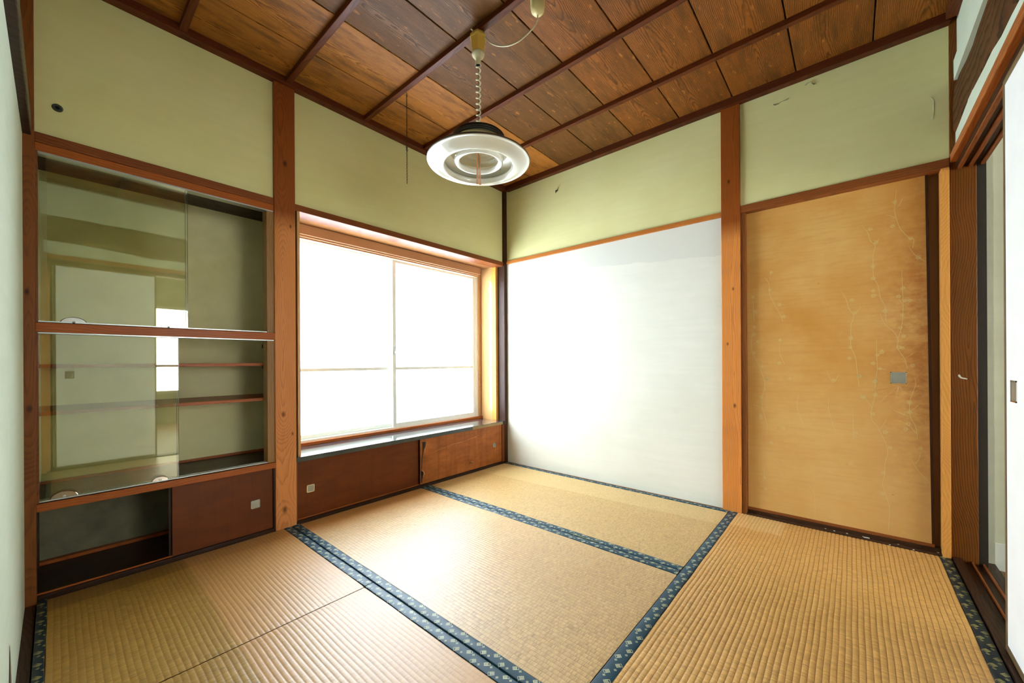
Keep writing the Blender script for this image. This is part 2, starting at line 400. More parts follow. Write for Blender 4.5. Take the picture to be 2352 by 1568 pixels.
def tat_left():
    t, c, s, g, P, r = tatami_mat('straw_left', 'y', L(178, 140, 64), L(158, 116, 46))
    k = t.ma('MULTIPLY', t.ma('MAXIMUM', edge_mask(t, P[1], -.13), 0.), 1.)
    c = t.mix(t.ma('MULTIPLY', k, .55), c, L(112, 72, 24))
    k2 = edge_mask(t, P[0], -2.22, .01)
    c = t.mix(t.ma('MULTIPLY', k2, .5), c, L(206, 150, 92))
    return tat_finish(t, c, s, g, r)
def tat_mid():
    t, c, s, g, P, r = tatami_mat('straw_middle', 'y', L(204, 168, 114), L(192, 150, 92))
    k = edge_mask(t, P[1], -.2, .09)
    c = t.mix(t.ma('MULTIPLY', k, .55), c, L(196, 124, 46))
    return tat_finish(t, c, s, g, r)
def tat_far():
    t, c, s, g, P, r = tatami_mat('straw_far', 'y', L(204, 168, 106), L(190, 150, 88))
    line = t.ma('ADD', P[0], t.ma('MULTIPLY', P[1], .06))
    k = edge_mask(t, line, -.36, .008)
    c = t.mix(t.ma('MULTIPLY', k, .28), c, L(226, 200, 140))
    return tat_finish(t, c, s, g, r)
def tat_right():
    t, c, s, g, P, r = tatami_mat('straw_right', 'x', L(216, 168, 98), L(198, 146, 74), .6)
    k = t.ma('MULTIPLY', edge_mask(t, P[1], -2.03, .01), edge_mask(t, P[0], -.22, .012))
    c = t.mix(t.ma('MULTIPLY', k, .35), c, L(236, 204, 146))
    return tat_finish(t, c, s, g, r)
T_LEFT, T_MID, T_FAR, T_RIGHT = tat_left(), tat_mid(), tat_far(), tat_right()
core_m = plain('straw_mat_core', L(120, 84, 44), .8, var=.2)

def border_cloth(name, base, motif_c, per=.074):
    """dark blue woven cloth with small outlined squares set on point"""
    t = NT(name); U = t.sep(t.uv()); u, v = U[0], U[1]
    def dia(cu, cv):
        du = t.ma('SUBTRACT', t.ma('MODULO', t.ma('ADD', t.ma('SUBTRACT', u, cu * per), per * 40.5), per), per / 2)
        dv = t.ma('SUBTRACT', v, cv)
        return t.ma('ABSOLUTE', t.ma('ADD', du, dv)), t.ma('ABSOLUTE', t.ma('SUBTRACT', du, dv))
    def box(ab, r): return t.ma('LESS_THAN', t.ma('MAXIMUM', *ab), r)
    def ring(ab, r0, r1): return t.ma('MULTIPLY', t.ma('LESS_THAN', t.ma('MAXIMUM', *ab), r1), t.ma('GREATER_THAN', t.ma('MAXIMUM', *ab), r0))
    m = None
    def add(x):
        nonlocal m
        m = x if m is None else t.ma('MAXIMUM', m, x)
    for (cu, cv, du) in ((.30, .0125, .055), (.80, .0265, -.055)):
        ab = dia(cu, cv)
        rings = t.ma('MAXIMUM', ring(ab, .0073, .0088), ring(ab, .0042, .0056))
        cross = t.ma('MULTIPLY', t.ma('LESS_THAN', t.ma('MINIMUM', *ab), .0007), box(ab, .0055))
        inside = box(ab, .0088)
        ab2 = dia(cu + du, cv - .0035 if cv < .02 else cv + .0035)
        back = t.ma('MULTIPLY', ring(ab2, .0073, .0088), t.ma('SUBTRACT', 1., inside))
        add(t.ma('MAXIMUM', rings, cross)); add(back)
    for (cu, cv) in ((.03, .0115), (.54, .0275)):
        ab = dia(cu, cv); add(t.ma('MAXIMUM', ring(ab, .0032, .0045), box(ab, .0014)))
    weave = t.noise(t.comb(t.ma('MULTIPLY', u, 900), t.ma('MULTIPLY', v, 500), 0.), 1., 1, .5)
    b = t.mix(t.rng(weave, .3, .7, 0, 1), tuple(x * .7 for x in base), tuple(x * 1.35 for x in base))
    c = t.mix(m, b, motif_c)
    t.col(c); t.rough(.46); t.b.inputs['Specular IOR Level'].default_value = .4
    t.bump(t.ma('ADD', t.ma('MULTIPLY', m, .6), t.ma('MULTIPLY', weave, .5)), .4, .0006); return t.m
CLOTH = border_cloth('navy_patterned_cloth', L(0, 54, 74), L(212, 212, 170))
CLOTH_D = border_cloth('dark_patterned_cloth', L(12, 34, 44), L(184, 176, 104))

# ------------------------------------------------------------------ the setting
ZC = 2.405          # underside of the ceiling boards
# floor below the mats and in the next room
fl = st(B(-2.80, .9, -2.76, .05, -.12, -.058), 'floor', floor_w)
hall = st(MB().box(-3.3, 1.2, -6.2, -2.76, -.10, -.038), 'floor', floor_w)
# ceiling: backing slab, nine wide boards, battens
ceil = st(B(-2.80, .12, -2.80, .5, ZC + .012, ZC + .06), 'ceiling', plain('ceiling_backing', L(24, 14, 10), .9))
ys = [-.002, -.30, -.60, -.895, -1.195, -1.493, -1.79, -2.09, -2.39, -2.66]
for i in range(9):
    y1, y0 = ys[i] - .003, ys[i + 1] + .003
    m = MB(); z0, z1 = ZC - random.random() * .0015, ZC + .012
    x0, x1 = -2.67, 0.
    n = len(m.v); m.v += [(x0, y0, z0), (x1, y0, z0), (x1, y1, z0), (x0, y1, z0), (x0, y0, z1), (x1, y0, z1), (x1, y1, z1), (x0, y1, z1)]
    cx = (random.random() - .5) * .08
    for q in ((0, 3, 2, 1), (4, 5, 6, 7), (0, 1, 5, 4), (1, 2, 6, 5), (2, 3, 7, 6), (3, 0, 4, 7)):
        m.face(q, [(m.v[k][0], m.v[k][1] - (y0 + y1) / 2 + cx) for k in q])
    m.build('board', ceil_m[(0, 0, 1, 1, 2, 2, 2, 2, 2)[i]], ceil, bevel=.002)
for x in (-2.212, -1.774, -1.331, -.886, -.446):
    B(x - .014, x + .014, -2.64, -.035, ZC - .027, ZC).build('batten', batten_m, ceil, bevel=.002)
st(B(-2.66, -.0, -.036, .02, 2.368, ZC), 'trim_1', trimx_m).modifiers.new('b', 'BEVEL').width = .002
st(B(-.036, .02, -2.64, -.036, 2.364, ZC), 'trim_2', trimy_m)
st(B(-2.67, -2.634, -2.64, -.036, 2.368, ZC), 'trim_3', trimy_m)
st(B(-2.634, -.036, -2.665, -2.625, 2.372, ZC), 'trim_4', trimx_m)

# back wall (window side)
wb = st(B(-2.645, -1.838, .008, .09, 1.752, 2.40), 'wall_back', green_pl)
B(-1.735, -.028, .008, .09, 1.752, 2.40).build('plaster_panel', green_pl, wb)
B(-2.80, -1.72, .425, .50, -.12, 2.45).build('outer_wall', green_pl, wb)
B(-1.742, .14, .285, .38, 1.665, 2.45).build('outer_wall', green_pl, wb)
B(-1.742, .14, .285, .38, -.12, .372).build('outer_wall', green_pl, wb)
B(-1.744, -1.722, .09, .43, -.06, 2.42).build('partition', dark_z, wb)
B(-2.80, -2.655, .02, .45, -.12, 2.45).build('side_wall', green_pl, wb)
B(-.012, .14, .02, .40, -.12, 2.45).build('side_wall', green_pl, wb)
pil = B(-1.838, -1.735, -.012, .09, -.002, 2.37)
pil.build('pillar', post_z, wb, bevel=.003)
B(-.032, .01, -.014, .09, 0, 2.37).build('corner_post', dark_z, wb, bevel=.002)
B(-2.672, -2.641, -.016, .06, -.02, 2.37).build('corner_post', post_l, wb, bevel=.002)
B(-2.80, .10, -.010, .28, -.12, -.014).build('sole_plate', dark_x, wb)
lin = B(-2.641, -1.838, -.006, .08, 1.716, 1.752).build('lintel', beam_x, wb, bevel=.002)
B(-1.735, -.032, -.006, .10, 1.716, 1.752).build('lintel', beam_x, wb, bevel=.002)
B(-.058, -.010, .066, .12, .366, 1.722).build('window_post', jamb_z, wb, bevel=.002)
MB().hexa([(-.0565, .12, .366), (-.012, .12, .366), (-.004, .30, .366), (-.024, .30, .366), (-.0565, .12, 1.73), (-.012, .12, 1.73), (-.004, .30, 1.73), (-.024, .30, 1.73)]).build('window_reveal', reveal_z, wb)
B(-1.722, -1.708, .0, .285, .366, 1.73).build('window_reveal', reveal_z, wb)
B(-1.722, -.012, .06, .285, 1.722, 1.742).build('soffit_board', light_x, wb)

# right wall
wr = st(B(.004, .09, -1.723, -.0, 1.762, 2.40), 'wall_right', green_pl)
B(.002, .09, -1.723, -.0, -.06, 1.733).build('white_panel', white_pl, wr)
B(.004, .09, -2.638, -1.822, 1.772, 2.40).build('plaster_panel', green_pl, wr)
B(-.010, .05, -1.723, -.014, 1.733, 1.762).build('rail', rail_y, wr, bevel=.002)
B(-.012, .09, -1.822, -1.723, -.002, 2.366).build('pillar', post_r, wr, bevel=.003)
B(-.008, .09, -2.638, -1.822, 1.733, 1.774).build('door_lintel', beam_y, wr, bevel=.002)
B(-.004, .05, -1.846, -1.822, 0, 1.733).build('door_jamb', post_l, wr, bevel=.0015)
B(-.012, .06, -2.637, -2.611, 0, 1.733).build('door_jamb', jamb_z, wr, bevel=.002)
B(.056, .07, -2.62, -1.83, .022, 1.733).build('rear_sliding_door', plain('closet_brown', L(112, 70, 26), .6), wr)
B(.001, .09, -2.637, -1.822, -.06, .006).build('door_sill', dark_y, wr, bevel=.002)
B(.030, .09, -2.62, -1.84, .006, .022).build('door_sill', dark_y, wr)
# thin wooden strip in the gap between mat and white panel
B(-.0015, .002, -1.723, -.014, -.02, .004).build('skirting_strip', light_x, wr)
# closet shell behind the sliding door
cl = MB()
cl.box(.075, .09, -2.66, -1.80, -.06, 1.75)
cl.build('closet_back', plain('closet_dark', L(60, 40, 20), .8), wr)
# peeled paint flakes of the upper panel
chip_m = plain('lifted_plaster_edge', L(176, 178, 132), .8)
for (ya, yb, z, s) in ((-1.985, -2.055, 2.297, -.006), (-2.125, -2.17, 2.338, .008), (-2.578, -2.590, 2.02, 0)):
    m = MB(); k = 9
    for i in range(k):
        f = i / (k - 1); y = ya + (yb - ya) * f
        if ya == -2.578: y = -2.582 - .008 * math.sin(f * 3.1) + random.uniform(-.002, .002); z0 = 2.07 - f * .10
        else: z0 = z + s * math.sin(f * 5) + random.uniform(-.002, .002)
        hgt = .007 + .004 * math.sin(f * 9)
        if ya == -2.578: m.v += [(.0038, y, z0), (.002, y - hgt * .5, z0 - .002)]
        else: m.v += [(.0035, y, z0), (-.0025, y, z0 - hgt)]
    for i in range(k - 1): m.face([2 * i, 2 * i + 1, 2 * i + 3, 2 * i + 2])
    m.build('lifted_flake', chip_m, wr)

# left wall
wl = st(B(-2.76, -2.669, -2.75, .02, -.06, 1.735), 'wall_left', left_pl)
B(-2.76, -2.672, -2.75, .02, 1.735, 2.40).build('plaster_panel', left_pl, wl)
B(-2.70, -2.648, -2.70, -.016, 1.728, 1.80).build('wall_beam', dark_x, wl, bevel=.003)
B(-2.669, -2.644, -2.64, -.016, -.058, -.006).build('floor_strip', dark_y, wl)
m = MB(); hp = [(-.71, .0), (-.69, .06), (-.705, .10), (-.72, .15), (-.735, .19), (-.745, .20), (-.755, .15), (-.77, .08), (-.79, .0)]
m.v = [(-2.668, y, z) for y, z in hp]; m.face(range(len(hp)))
m.build('broken_plaster', plain('exposed_clay', L(96, 72, 40), .95, var=.5), wl)

# front wall, behind and right of the camera, with the wide doorway
wf = st(B(-2.76, .10, -2.745, -2.662, 2.112, 2.40), 'wall_front', left_pl)
B(-2.72, .0, -2.735, -2.656, 1.788, 1.90).build('plaster_strip', left_pl, wf)
B(-2.72, .0, -2.72, -2.652, 2.11, 2.20).build('plaster_strip', left_pl, wf)
rb = MB(); K = 28
for i in range(K):
    x = -2.72 + 2.72 * i / (K - 1)
    lo = 1.86 + .035 * math.sin(x * 2.3 + 1.2) * (1 if x < -1 else .03) + random.uniform(-.003, .003)
    hi = 2.112 + .02 * math.sin(x * 1.7) * (1 if x < -1 else .1)
    b = .008 * math.sin(x * 5) + random.uniform(-.002, .002)
    rb.v += [(x, -2.735, lo), (x, -2.662 + b, lo), (x, -2.648 + b, lo + .035), (x, -2.646 + b, (lo + hi) / 2), (x, -2.652 + b, hi - .03), (x, -2.664 + b, hi), (x, -2.735, hi)]
for i in range(K - 1):
    for k in range(7): rb.face([i * 7 + k, i * 7 + (k + 1) % 7, i * 7 + 7 + (k + 1) % 7, i * 7 + 7 + k])
rb.face(range(7)); rb.face([(K - 1) * 7 + k for k in range(7)][::-1])
rb.build('log_beam', rough_beam, wf)
B(-2.66, .0, -2.665, -2.640, 1.752, 1.790).build('door_lintel', rail_x, wf, bevel=.002)
B(-2.66, .02, -2.745, -2.660, 1.728, 1.775).build('door_lintel', dark_x, wf, bevel=.002)
for y in (-2.668, -2.700, -2.735): B(-2.64, .0, y - .006, y + .006, 1.716, 1.730).build('head_groove_ridge', beam_x, wf, bevel=.001)
B(.0, .10, -2.718, -2.638, -.04, 2.404).build('pillar', post_dark, wf, bevel=.003)
B(-.004, .04, -2.668, -2.6385, 1.79, 2.14).build('pillar_splice', post_dark, wf, bevel=.002)
B(.004, .10, -2.745, -2.718, -.04, 1.74).build('door_stop', plain('blackened_wood', L(30, 20, 8), .6), wf)
B(-2.72, -2.62, -2.745, -2.648, -.04, 1.73).build('pillar', post_z, wf, bevel=.003)
for (y0, y1, z, mm) in ((-2.668, -2.641, .010, dark_x), (-2.6975, -2.668, -.004, dark_x), (-2.7015, -2.6975, .006, beam_x), (-2.730, -2.7015, -.004, dark_x), (-2.735, -2.730, .005, beam_x), (-2.775, -2.735, -.008, dark_x)):
    B(-2.64, .0 if y1 > -2.72 else .09, y0, y1, -.05, z).build('threshold', mm, wf)
# white sliding doors
def white_sliding(n, x0, x1, y, hx, label_kind):
    d = st_empty('door_%d' % n, ((x0 + x1) / 2, y, 0))
    B(x0 + .012, x1 - .012, y - .009, y + .009, .03, 1.700).build('panel', white_door, d)
    for (a, b) in ((x0, x0 + .012), (x1 - .012, x1)): B(a, b, y - .011, y + .011, .012, 1.716).build('stile', edge_wood, d, bevel=.001)
    B(x0 + .012, x1 - .012, y - .011, y + .011, 1.700, 1.716).build('rail', edge_wood, d)
    B(x0 + .012, x1 - .012, y - .011, y + .011, .012, .030).build('rail', edge_wood, d)
    if hx is not None:
        m = MB(); z0, z1 = .760, .822; e = .004; f = y + .009
        a, b = hx - .026, hx + .026
        m.box(a, b, f, f + .002, z0, z0 + e).box(a, b, f, f + .002, z1 - e, z1).box(a, a + e, f, f + .002, z0, z1).box(b - e, b, f, f + .002, z0, z1)
        h = m.build('handle', chrome, d)
        B(a + e, b - e, f, f + .0006, z0 + e, z1 - e).build('recess', pit, h)
white_sliding(2, -1.39, -.727, -2.665, -.812, '')
white_sliding(3, -2.60, -1.965, -2.665, -2.514, '')
white_sliding(4, -1.45, -.79, -2.700, None, '')
white_sliding(5, -2.62, -2.02, -2.700, None, '')
# next room shell
B(.10, .20, -6.2, -2.745, -.04, 2.45).build('passage_wall', hall_pl, wf)
B(.088, .10, -6.0, -2.765, -.04, .078).build('passage_baseboard', plain('painted_baseboard', L(206, 210, 204), .5), wf)
B(.07, .10, -2.775, -2.745, -.04, 2.0).build('passage_jamb', hall_pl, wf)
B(-3.3, -3.2, -6.2, -2.745, -.04, 2.45).build('next_room_wall', hall_pl, wf)
B(-3.2, -2.72, -2.80, -2.745, -.04, 2.45).build('next_room_wall', hall_pl, wf)
nr = MB().box(-3.3, .2, -5.75, -5.65, -.04, .42).box(-3.3, .2, -5.75, -5.65, 1.76, 2.45).box(-3.3, -2.4, -5.75, -5.65, .42, 1.76)
nr.build('next_room_wall', hall_pl, wf)
B(-3.3, .3, -6.2, -2.745, 2.42, 2.50).build('next_room_ceiling', hall_pl, wf)
w2 = st_empty('window_2', (-1.08, -5.68, .42))
mm = MB().box(-2.40, .1, -5.70, -5.66, .42, .46).box(-2.40, .1, -5.70, -5.66, 1.72, 1.76)
for x in (-2.40, -1.16, .06): mm.box(x, x + .04, -5.70, -5.66, .46, 1.72)
mm.box(-2.36, .06, -5.69, -5.665, .83, .86)
mm.build('frame', alu_w, w2)
B(-2.36, -1.16, -5.685, -5.682, .46, 1.72).build('glass_pane', frost, w2)
B(-1.12, .06, -5.685, -5.682, .46, 1.72).build('glass_pane', frost, w2)

# ------------------------------------------------------------------ window_1
w1 = st_empty('window_1', (-.88, .3, .366))
of = MB()
of.box(-1.708, -.026, .262, .282, .366, .386)          # timber stop in front of the tracks
of.build('sill_board', rail_x, w1, bevel=.001)
tr = MB().box(-1.708, -.066, .282, .36, .372, .390).box(-1.708, -.066, .2825, .285, .390, .398).box(-1.708, -.066, .305, .308, .390, .400).box(-1.708, -.066, .330, .333, .390, .398)
tr.build('track', alu_w, w1)
B(-1.708, -.066, .282, .36, 1.655, 1.70).build('head_frame', alu_w, w1, bevel=.001)
B(-.066, -.022, .278, .36, .372, 1.70).build('side_frame', reveal_z, w1, bevel=.001)
B(-.094, -.066, .284, .30, .39, 1.66).build('side_frame', alu_w, w1, bevel=.001)
B(-1.722, -1.690, .282, .36, .372, 1.70).build('side_frame', alu_w, w1, bevel=.001)
hb = MB().box(-1.722, -.108, .20, .262, 1.660, 1.720).box(-1.722, -.112, .215, .262, 1.650, 1.660).box(-1.722, -.118, .230, .262, 1.641, 1.650)
hb.build('curtain_rail_box', wood('pale_head_wood', L(126, 78, 46), L(176, 130, 92), 'x', ring=90, depth=.03, rough=.4, lines=.4), w1, bevel=.0015)
def sash(x0, x1, y, left):
    sw = .028
    s = MB().box(x0, x0 + sw, y - .010, y + .010, .392, 1.662).box(x1 - sw, x1, y - .010, y + .010, .392, 1.662)
    s.box(x0 + sw, x1 - sw, y - .010, y + .010, .392, .425).box(x0 + sw, x1 - sw, y - .010, y + .010, 1.632, 1.662).box(x0 + sw, x1 - sw, y - .007, y + .007, .826, .846)
    o = s.build('sash', alu_w, w1, bevel=.001)
    B(x0 + sw, x1 - sw, y - .0015, y + .0015, .425, .826).build('glass_pane', frost, o)
    B(x0 + sw, x1 - sw, y - .0015, y + .0015, .846, 1.632).build('glass_pane', frost, o)
    return o
sr = sash(-.945, -.094, .300, 0)
sl = sash(-1.690, -.918, .326, 1)
MB().box(-.935, -.925, .282, .290, .94, 1.00).tube([(-.930, .282, .955), (-.930, .268, .965), (-.930, .262, .985)], .004, 6).build('lock', alu, sr)

# ------------------------------------------------------------------ door_1 : gold papered sliding door of the closet
d1 = st_empty('door_1', (.045, -2.2, .02))
X0, X1 = .036, .052
def yr(z): return -2.566 - (1.735 - z) * .0095   # leaning right edge
MB().hexa([(X0, yr(.036), .036), (X1, yr(.036), .036), (X1, -1.848, .036), (X0, -1.848, .036), (X0, yr(1.735), 1.735), (X1, yr(1.735), 1.735), (X1, -1.846, 1.735), (X0, -1.846, 1.735)]).build('panel', gold, d1)
MB().hexa([(X0 - .003, yr(.03) - .009, .03), (X1, yr(.03) - .009, .03), (X1, yr(.03), .03), (X0 - .003, yr(.03), .03), (X0 - .003, yr(1.735) - .009, 1.735), (X1, yr(1.735) - .009, 1.735), (X1, yr(1.735), 1.735), (X0 - .003, yr(1.735), 1.735)]).build('stile', dark_z, d1)
B(X0 - .004, X1, yr(.03) - .009, -1.846, .022, .036).build('bottom_rail', beam_y, d1, bevel=.001)
hd = MB(); a, b, z0, z1, e = -2.503, -2.447, .768, .824, .004; f = X0
hd.box(f - .003, f, a, b, z0, z0 + e).box(f - .003, f, a, b, z1 - e, z1).box(f - .003, f, a, a + e, z0, z1).box(f - .003, f, b - e, b, z0, z1)
h = hd.build('handle', chrome, d1, bevel=.0006)
MB().box(f - .0006, f, a + e, b - e, z0 + e, z1 - e).box(f - .0022, f, a + e, b - e, z0 + e, z0 + e + .006).build('recess', steel, h)
BRANCH = [[(-2.471,1.696),(-2.468,1.637),(-2.465,1.591),(-2.479,1.521),(-2.493,1.488),(-2.519,1.447)],[(-2.434,1.585),(-2.453,1.574),(-2.468,1.56)],[(-2.468,1.604),(-2.482,1.62),(-2.492,1.647)],[(-2.519,1.45),(-2.53,1.445),(-2.525,1.406)],[(-2.512,1.416),(-2.53,1.376),(-2.548,1.354),(-2.566,1.335)],[(-2.346,1.555),(-2.369,1.512),(-2.379,1.469),(-2.396,1.442),(-2.389,1.399),(-2.388,1.344),(-2.39,1.289),(-2.405,1.246),(-2.413,1.191),(-2.425,1.156)],[(-2.396,1.442),(-2.411,1.476)],[(-2.413,1.191),(-2.395,1.203)],[(-2.427,1.156),(-2.432,1.118),(-2.432,1.068)],[(-2.412,1.11),(-2.429,1.055),(-2.463,1.012),(-2.475,0.972),(-2.472,0.939),(-2.496,0.886),(-2.505,0.84)],[(-2.496,0.886),(-2.524,0.912)],[(-2.488,1.308),(-2.49,1.235),(-2.492,1.169),(-2.492,1.11),(-2.487,1.038),(-2.475,0.985)],[(-2.492,1.139),(-2.478,1.171)],[(-2.492,1.136),(-2.515,1.154)],[(-2.265,1.24),(-2.286,1.191),(-2.297,1.141),(-2.315,1.104),(-2.304,1.056),(-2.304,1.0),(-2.304,0.95),(-2.322,0.887),(-2.327,0.817),(-2.335,0.748)],[(-2.315,1.104),(-2.341,1.144)],[(-2.304,0.943),(-2.269,0.944)],[(-2.399,0.995),(-2.399,0.914),(-2.401,0.839),(-2.393,0.73)],[(-2.401,0.839),(-2.433,0.836)],[(-2.402,0.9),(-2.422,0.934)],[(-1.932,1.359),(-1.955,1.313),(-1.958,1.258),(-1.978,1.201),(-2.004,1.144),(-2.019,1.097)],[(-1.959,1.336),(-1.966,1.382)],[(-1.877,1.251),(-1.88,1.155),(-1.884,1.106)],[(-1.884,1.138),(-1.904,1.165)],[(-1.876,1.059),(-1.869,0.995),(-1.872,0.931),(-1.903,0.859),(-1.93,0.764),(-1.933,0.709)],[(-1.873,0.975),(-1.9,0.99)],[(-2.006,1.005),(-2.003,0.928),(-2.025,0.859)],[(-2.207,0.83),(-2.232,0.766),(-2.257,0.809)],[(-1.911,0.826),(-1.935,0.755),(-1.919,0.67),(-1.919,0.62),(-1.937,0.543),(-1.945,0.494)],[(-1.919,0.613),(-1.876,0.628)],[(-2.4,0.831),(-2.393,0.77),(-2.393,0.708),(-2.377,0.603),(-2.408,0.538),(-2.437,0.445),(-2.427,0.383),(-2.425,0.328),(-2.418,0.272),(-2.431,0.22),(-2.442,0.162),(-2.437,0.058)],[(-2.408,0.538),(-2.433,0.592)],[(-2.409,0.673),(-2.435,0.711)],[(-2.529,0.797),(-2.533,0.768),(-2.521,0.721),(-2.512,0.679),(-2.514,0.615),(-2.532,0.569),(-2.537,0.512)],[(-2.457,0.64),(-2.478,0.629),(-2.512,0.614)],[(-2.514,0.638),(-2.541,0.669)],[(-2.474,0.593),(-2.508,0.573),(-2.536,0.535)],[(-2.55,0.484),(-2.544,0.425),(-2.53,0.394)],[(-2.515,0.415),(-2.54,0.363),(-2.576,0.315)],[(-2.216,0.686),(-2.213,0.634),(-2.226,0.57),(-2.245,0.507)],[(-2.309,0.641),(-2.311,0.578),(-2.311,0.477)],[(-2.282,0.524),(-2.311,0.502),(-2.33,0.492)],[(-2.352,0.7),(-2.382,0.646)],[(-2.092,0.706),(-2.081,0.631),(-2.113,0.519)],[(-1.925,0.293),(-1.928,0.216)],[(-2.136,0.208),(-2.154,0.166),(-2.156,0.06)],[(-1.965,0.342),(-2.0,0.299)]]
FLOWER = [(-2.466,1.637),(-2.458,1.523),(-2.519,1.452),(-2.379,1.527),(-2.399,1.458),(-2.387,1.341),(-2.388,1.283),(-2.388,1.221),(-2.388,1.197),(-2.43,1.119),(-2.492,1.222),(-2.478,1.184),(-2.501,1.161),(-2.515,1.161),(-2.489,1.093),(-2.482,1.035),(-2.494,0.994),(-2.477,0.942),(-2.489,0.939),(-2.523,0.856),(-2.402,0.907),(-2.417,0.92),(-2.386,0.866),(-2.411,0.839),(-2.308,1.185),(-2.32,1.118),(-2.304,0.993),(-2.301,0.947),(-2.298,0.891),(-2.335,0.8),(-1.966,1.374),(-1.959,1.277),(-2.004,1.191),(-2.023,1.124),(-1.877,1.247),(-1.887,1.162),(-1.883,1.074),(-1.88,1.031),(-1.9,0.99),(-1.883,0.927),(-1.92,0.847),(-1.943,0.776),(-2.006,0.994),(-2.002,0.867),(-2.049,0.783),(-2.235,0.78),(-2.394,0.777),(-2.544,1.358),(-1.944,0.777),(-1.916,0.673),(-1.912,0.569),(-1.912,0.555),(-2.334,0.802),(-2.35,0.697),(-2.393,0.711),(-2.384,0.616),(-2.428,0.531),(-2.445,0.458),(-2.421,0.333),(-2.512,0.681),(-2.512,0.635),(-2.508,0.579),(-2.499,0.554),(-2.548,0.469),(-2.321,0.516),(-2.019,0.506),(-1.963,0.419),(-1.929,0.216),(-1.935,0.153),(-2.301,0.359),(-2.416,0.232),(-2.393,0.776),(-2.345,0.697)]
pr = MB()
def strip(m, pts, wd, x):
    # smooth polyline ribbon lying flat on the paper
    P = [Vector((p[0], p[1])) for p in pts]; Q = []
    for i in range(len(P) - 1):
        p0, p1, p2, p3 = P[max(i - 1, 0)], P[i], P[i + 1], P[min(i + 2, len(P) - 1)]
        for k in range(4):
            t = k / 4
            Q.append(.5 * ((2 * p1) + (p2 - p0) * t + (2 * p0 - 5 * p1 + 4 * p2 - p3) * t * t + (3 * p1 - p0 - 3 * p2 + p3) * t ** 3))
    Q.append(P[-1]); n = len(m.v)
    for i, q in enumerate(Q):
        d = (Q[min(i + 1, len(Q) - 1)] - Q[max(i - 1, 0)]).normalized(); s = Vector((-d.y, d.x)) * wd * (.4 + .6 * min(1, i / 4))
        m.v += [(x, q.x + s.x, q.y + s.y), (x, q.x - s.x, q.y - s.y)]
    for i in range(len(Q) - 1): m.face([n + 2 * i, n + 2 * i + 1, n + 2 * i + 3, n + 2 * i + 2])
for b in BRANCH: strip(pr, b, .0008, X0 - .0003)
pr.build('branch_print', print_m, d1)
fp = MB()
for (y, z) in FLOWER:
    r = random.uniform(.0048, .0064); a0 = random.random() * 6
    for k in range(5):
        t = a0 + k * 2 * math.pi / 5; cy, cz = y + math.cos(t) * r, z + math.sin(t) * r; n = len(fp.v); q = r * .62
        for j in range(8):
            u = j * math.pi / 4
            fp.v += [(X0 - .0005, cy + math.cos(u) * q, cz + math.sin(u) * q), (X0 - .0005, cy + math.cos(u) * q * .62, cz + math.sin(u) * q * .62)]
        for j in range(8):
            l = (j + 1) % 8; fp.face([n + 2 * j, n + 2 * l, n + 2 * l + 1, n + 2 * j + 1])
fp.build('blossom_print', print_m, d1, kind='stuff')

# ------------------------------------------------------------------ display cabinet built into the back wall
cab = thing('display_cabinet', (-2.24, .2, 0), 'built-in wooden display cabinet with sliding glass doors, left of the window', 'cabinet')
B(-2.655, -1.744, .405, .42, .34, 1.76).build('back_panel', khaki, cab)
B(-2.655, -1.744, .405, .42, 0, .34).build('back_panel', plain('dark_back_board', L(112, 106, 78), .7, var=.3), cab)  # lower compartment's back panel, a darker grey-brown than the khaki one above
B(-2.655, -2.641, .04, .405, 0, 1.76).build('side_panel', dark_z, cab)
B(-1.760, -1.745, .09, .405, 0, 1.76).build('side_panel', dark_z, cab)
B(-2.641, -1.760, .04, .405, 1.742, 1.758).build('top_panel', dark_x, cab)
B(-2.641, -1.760, .045, .405, .336, .356).build('floor_panel', dark_x, cab)
B(-2.641, -1.760, .385, .405, .356, .366).build('floor_panel', rail_x, cab)
B(-2.641, -1.760, .045, .405, -.03, .004).build('floor_panel', dark_x, cab)
B(-2.641, -1.760, .375, .405, .004, .018).build('floor_panel', rail_x, cab)
B(-2.641, -1.838, -.002, .045, 1.682, 1.716).build('top_rail', rail_x, cab, bevel=.002)
B(-2.641, -1.838, -.014, .045, 1.004, 1.040).build('middle_rail', rail_x, cab, bevel=.002)
B(-2.641, -1.838, -.014, .045, .332, .361).build('lower_rail', rail_x, cab, bevel=.002)
B(-2.641, -1.838, -.006, .045, -.01, .015).build('bottom_rail', dark_x, cab, bevel=.002)
B(-2.641, -1.838, .012, .018, .015, .020).build('track_ridge', rail_x, cab)
B(-2.641, -2.634, -.006, .045, .361, 1.682).build('jamb', post_l, cab)
B(-1.872, -1.838, -.002, .06, .361, 1.682).build('jamb', wood('cabinet_jamb_wood', L(96, 66, 38), L(150, 112, 70), 'z', ring=80, depth=.1, rough=.4, lines=.4), cab, bevel=.0015)
B(-1.846, -1.838, -.004, .06, .015, .332).build('jamb', dark_z, cab)
for z in (1.676, .999): B(-2.638, -1.842, -.006, .036, z, z + .006).build('glass_track', alu, cab, bevel=.0005)
for z in (1.040, .361):
    MB().box(-2.634, -1.850, .0, .034, z, z + .003).box(-2.634, -1.850, .0, .003, z, z + .007).box(-2.634, -1.850, .016, .018, z, z + .007).box(-2.634, -1.850, .032, .034, z, z + .007).build('glass_track', alu, cab)
for z in (.698, .883): B(-2.641, -1.760, .07, .405, z - .015, z).build('shelf', rail_x, cab, bevel=.001)
for z in (.672, .860, .985): B(-1.775, -1.760, .09, .40, z - .012, z + .010).build('shelf_bracket', dark_z, cab)
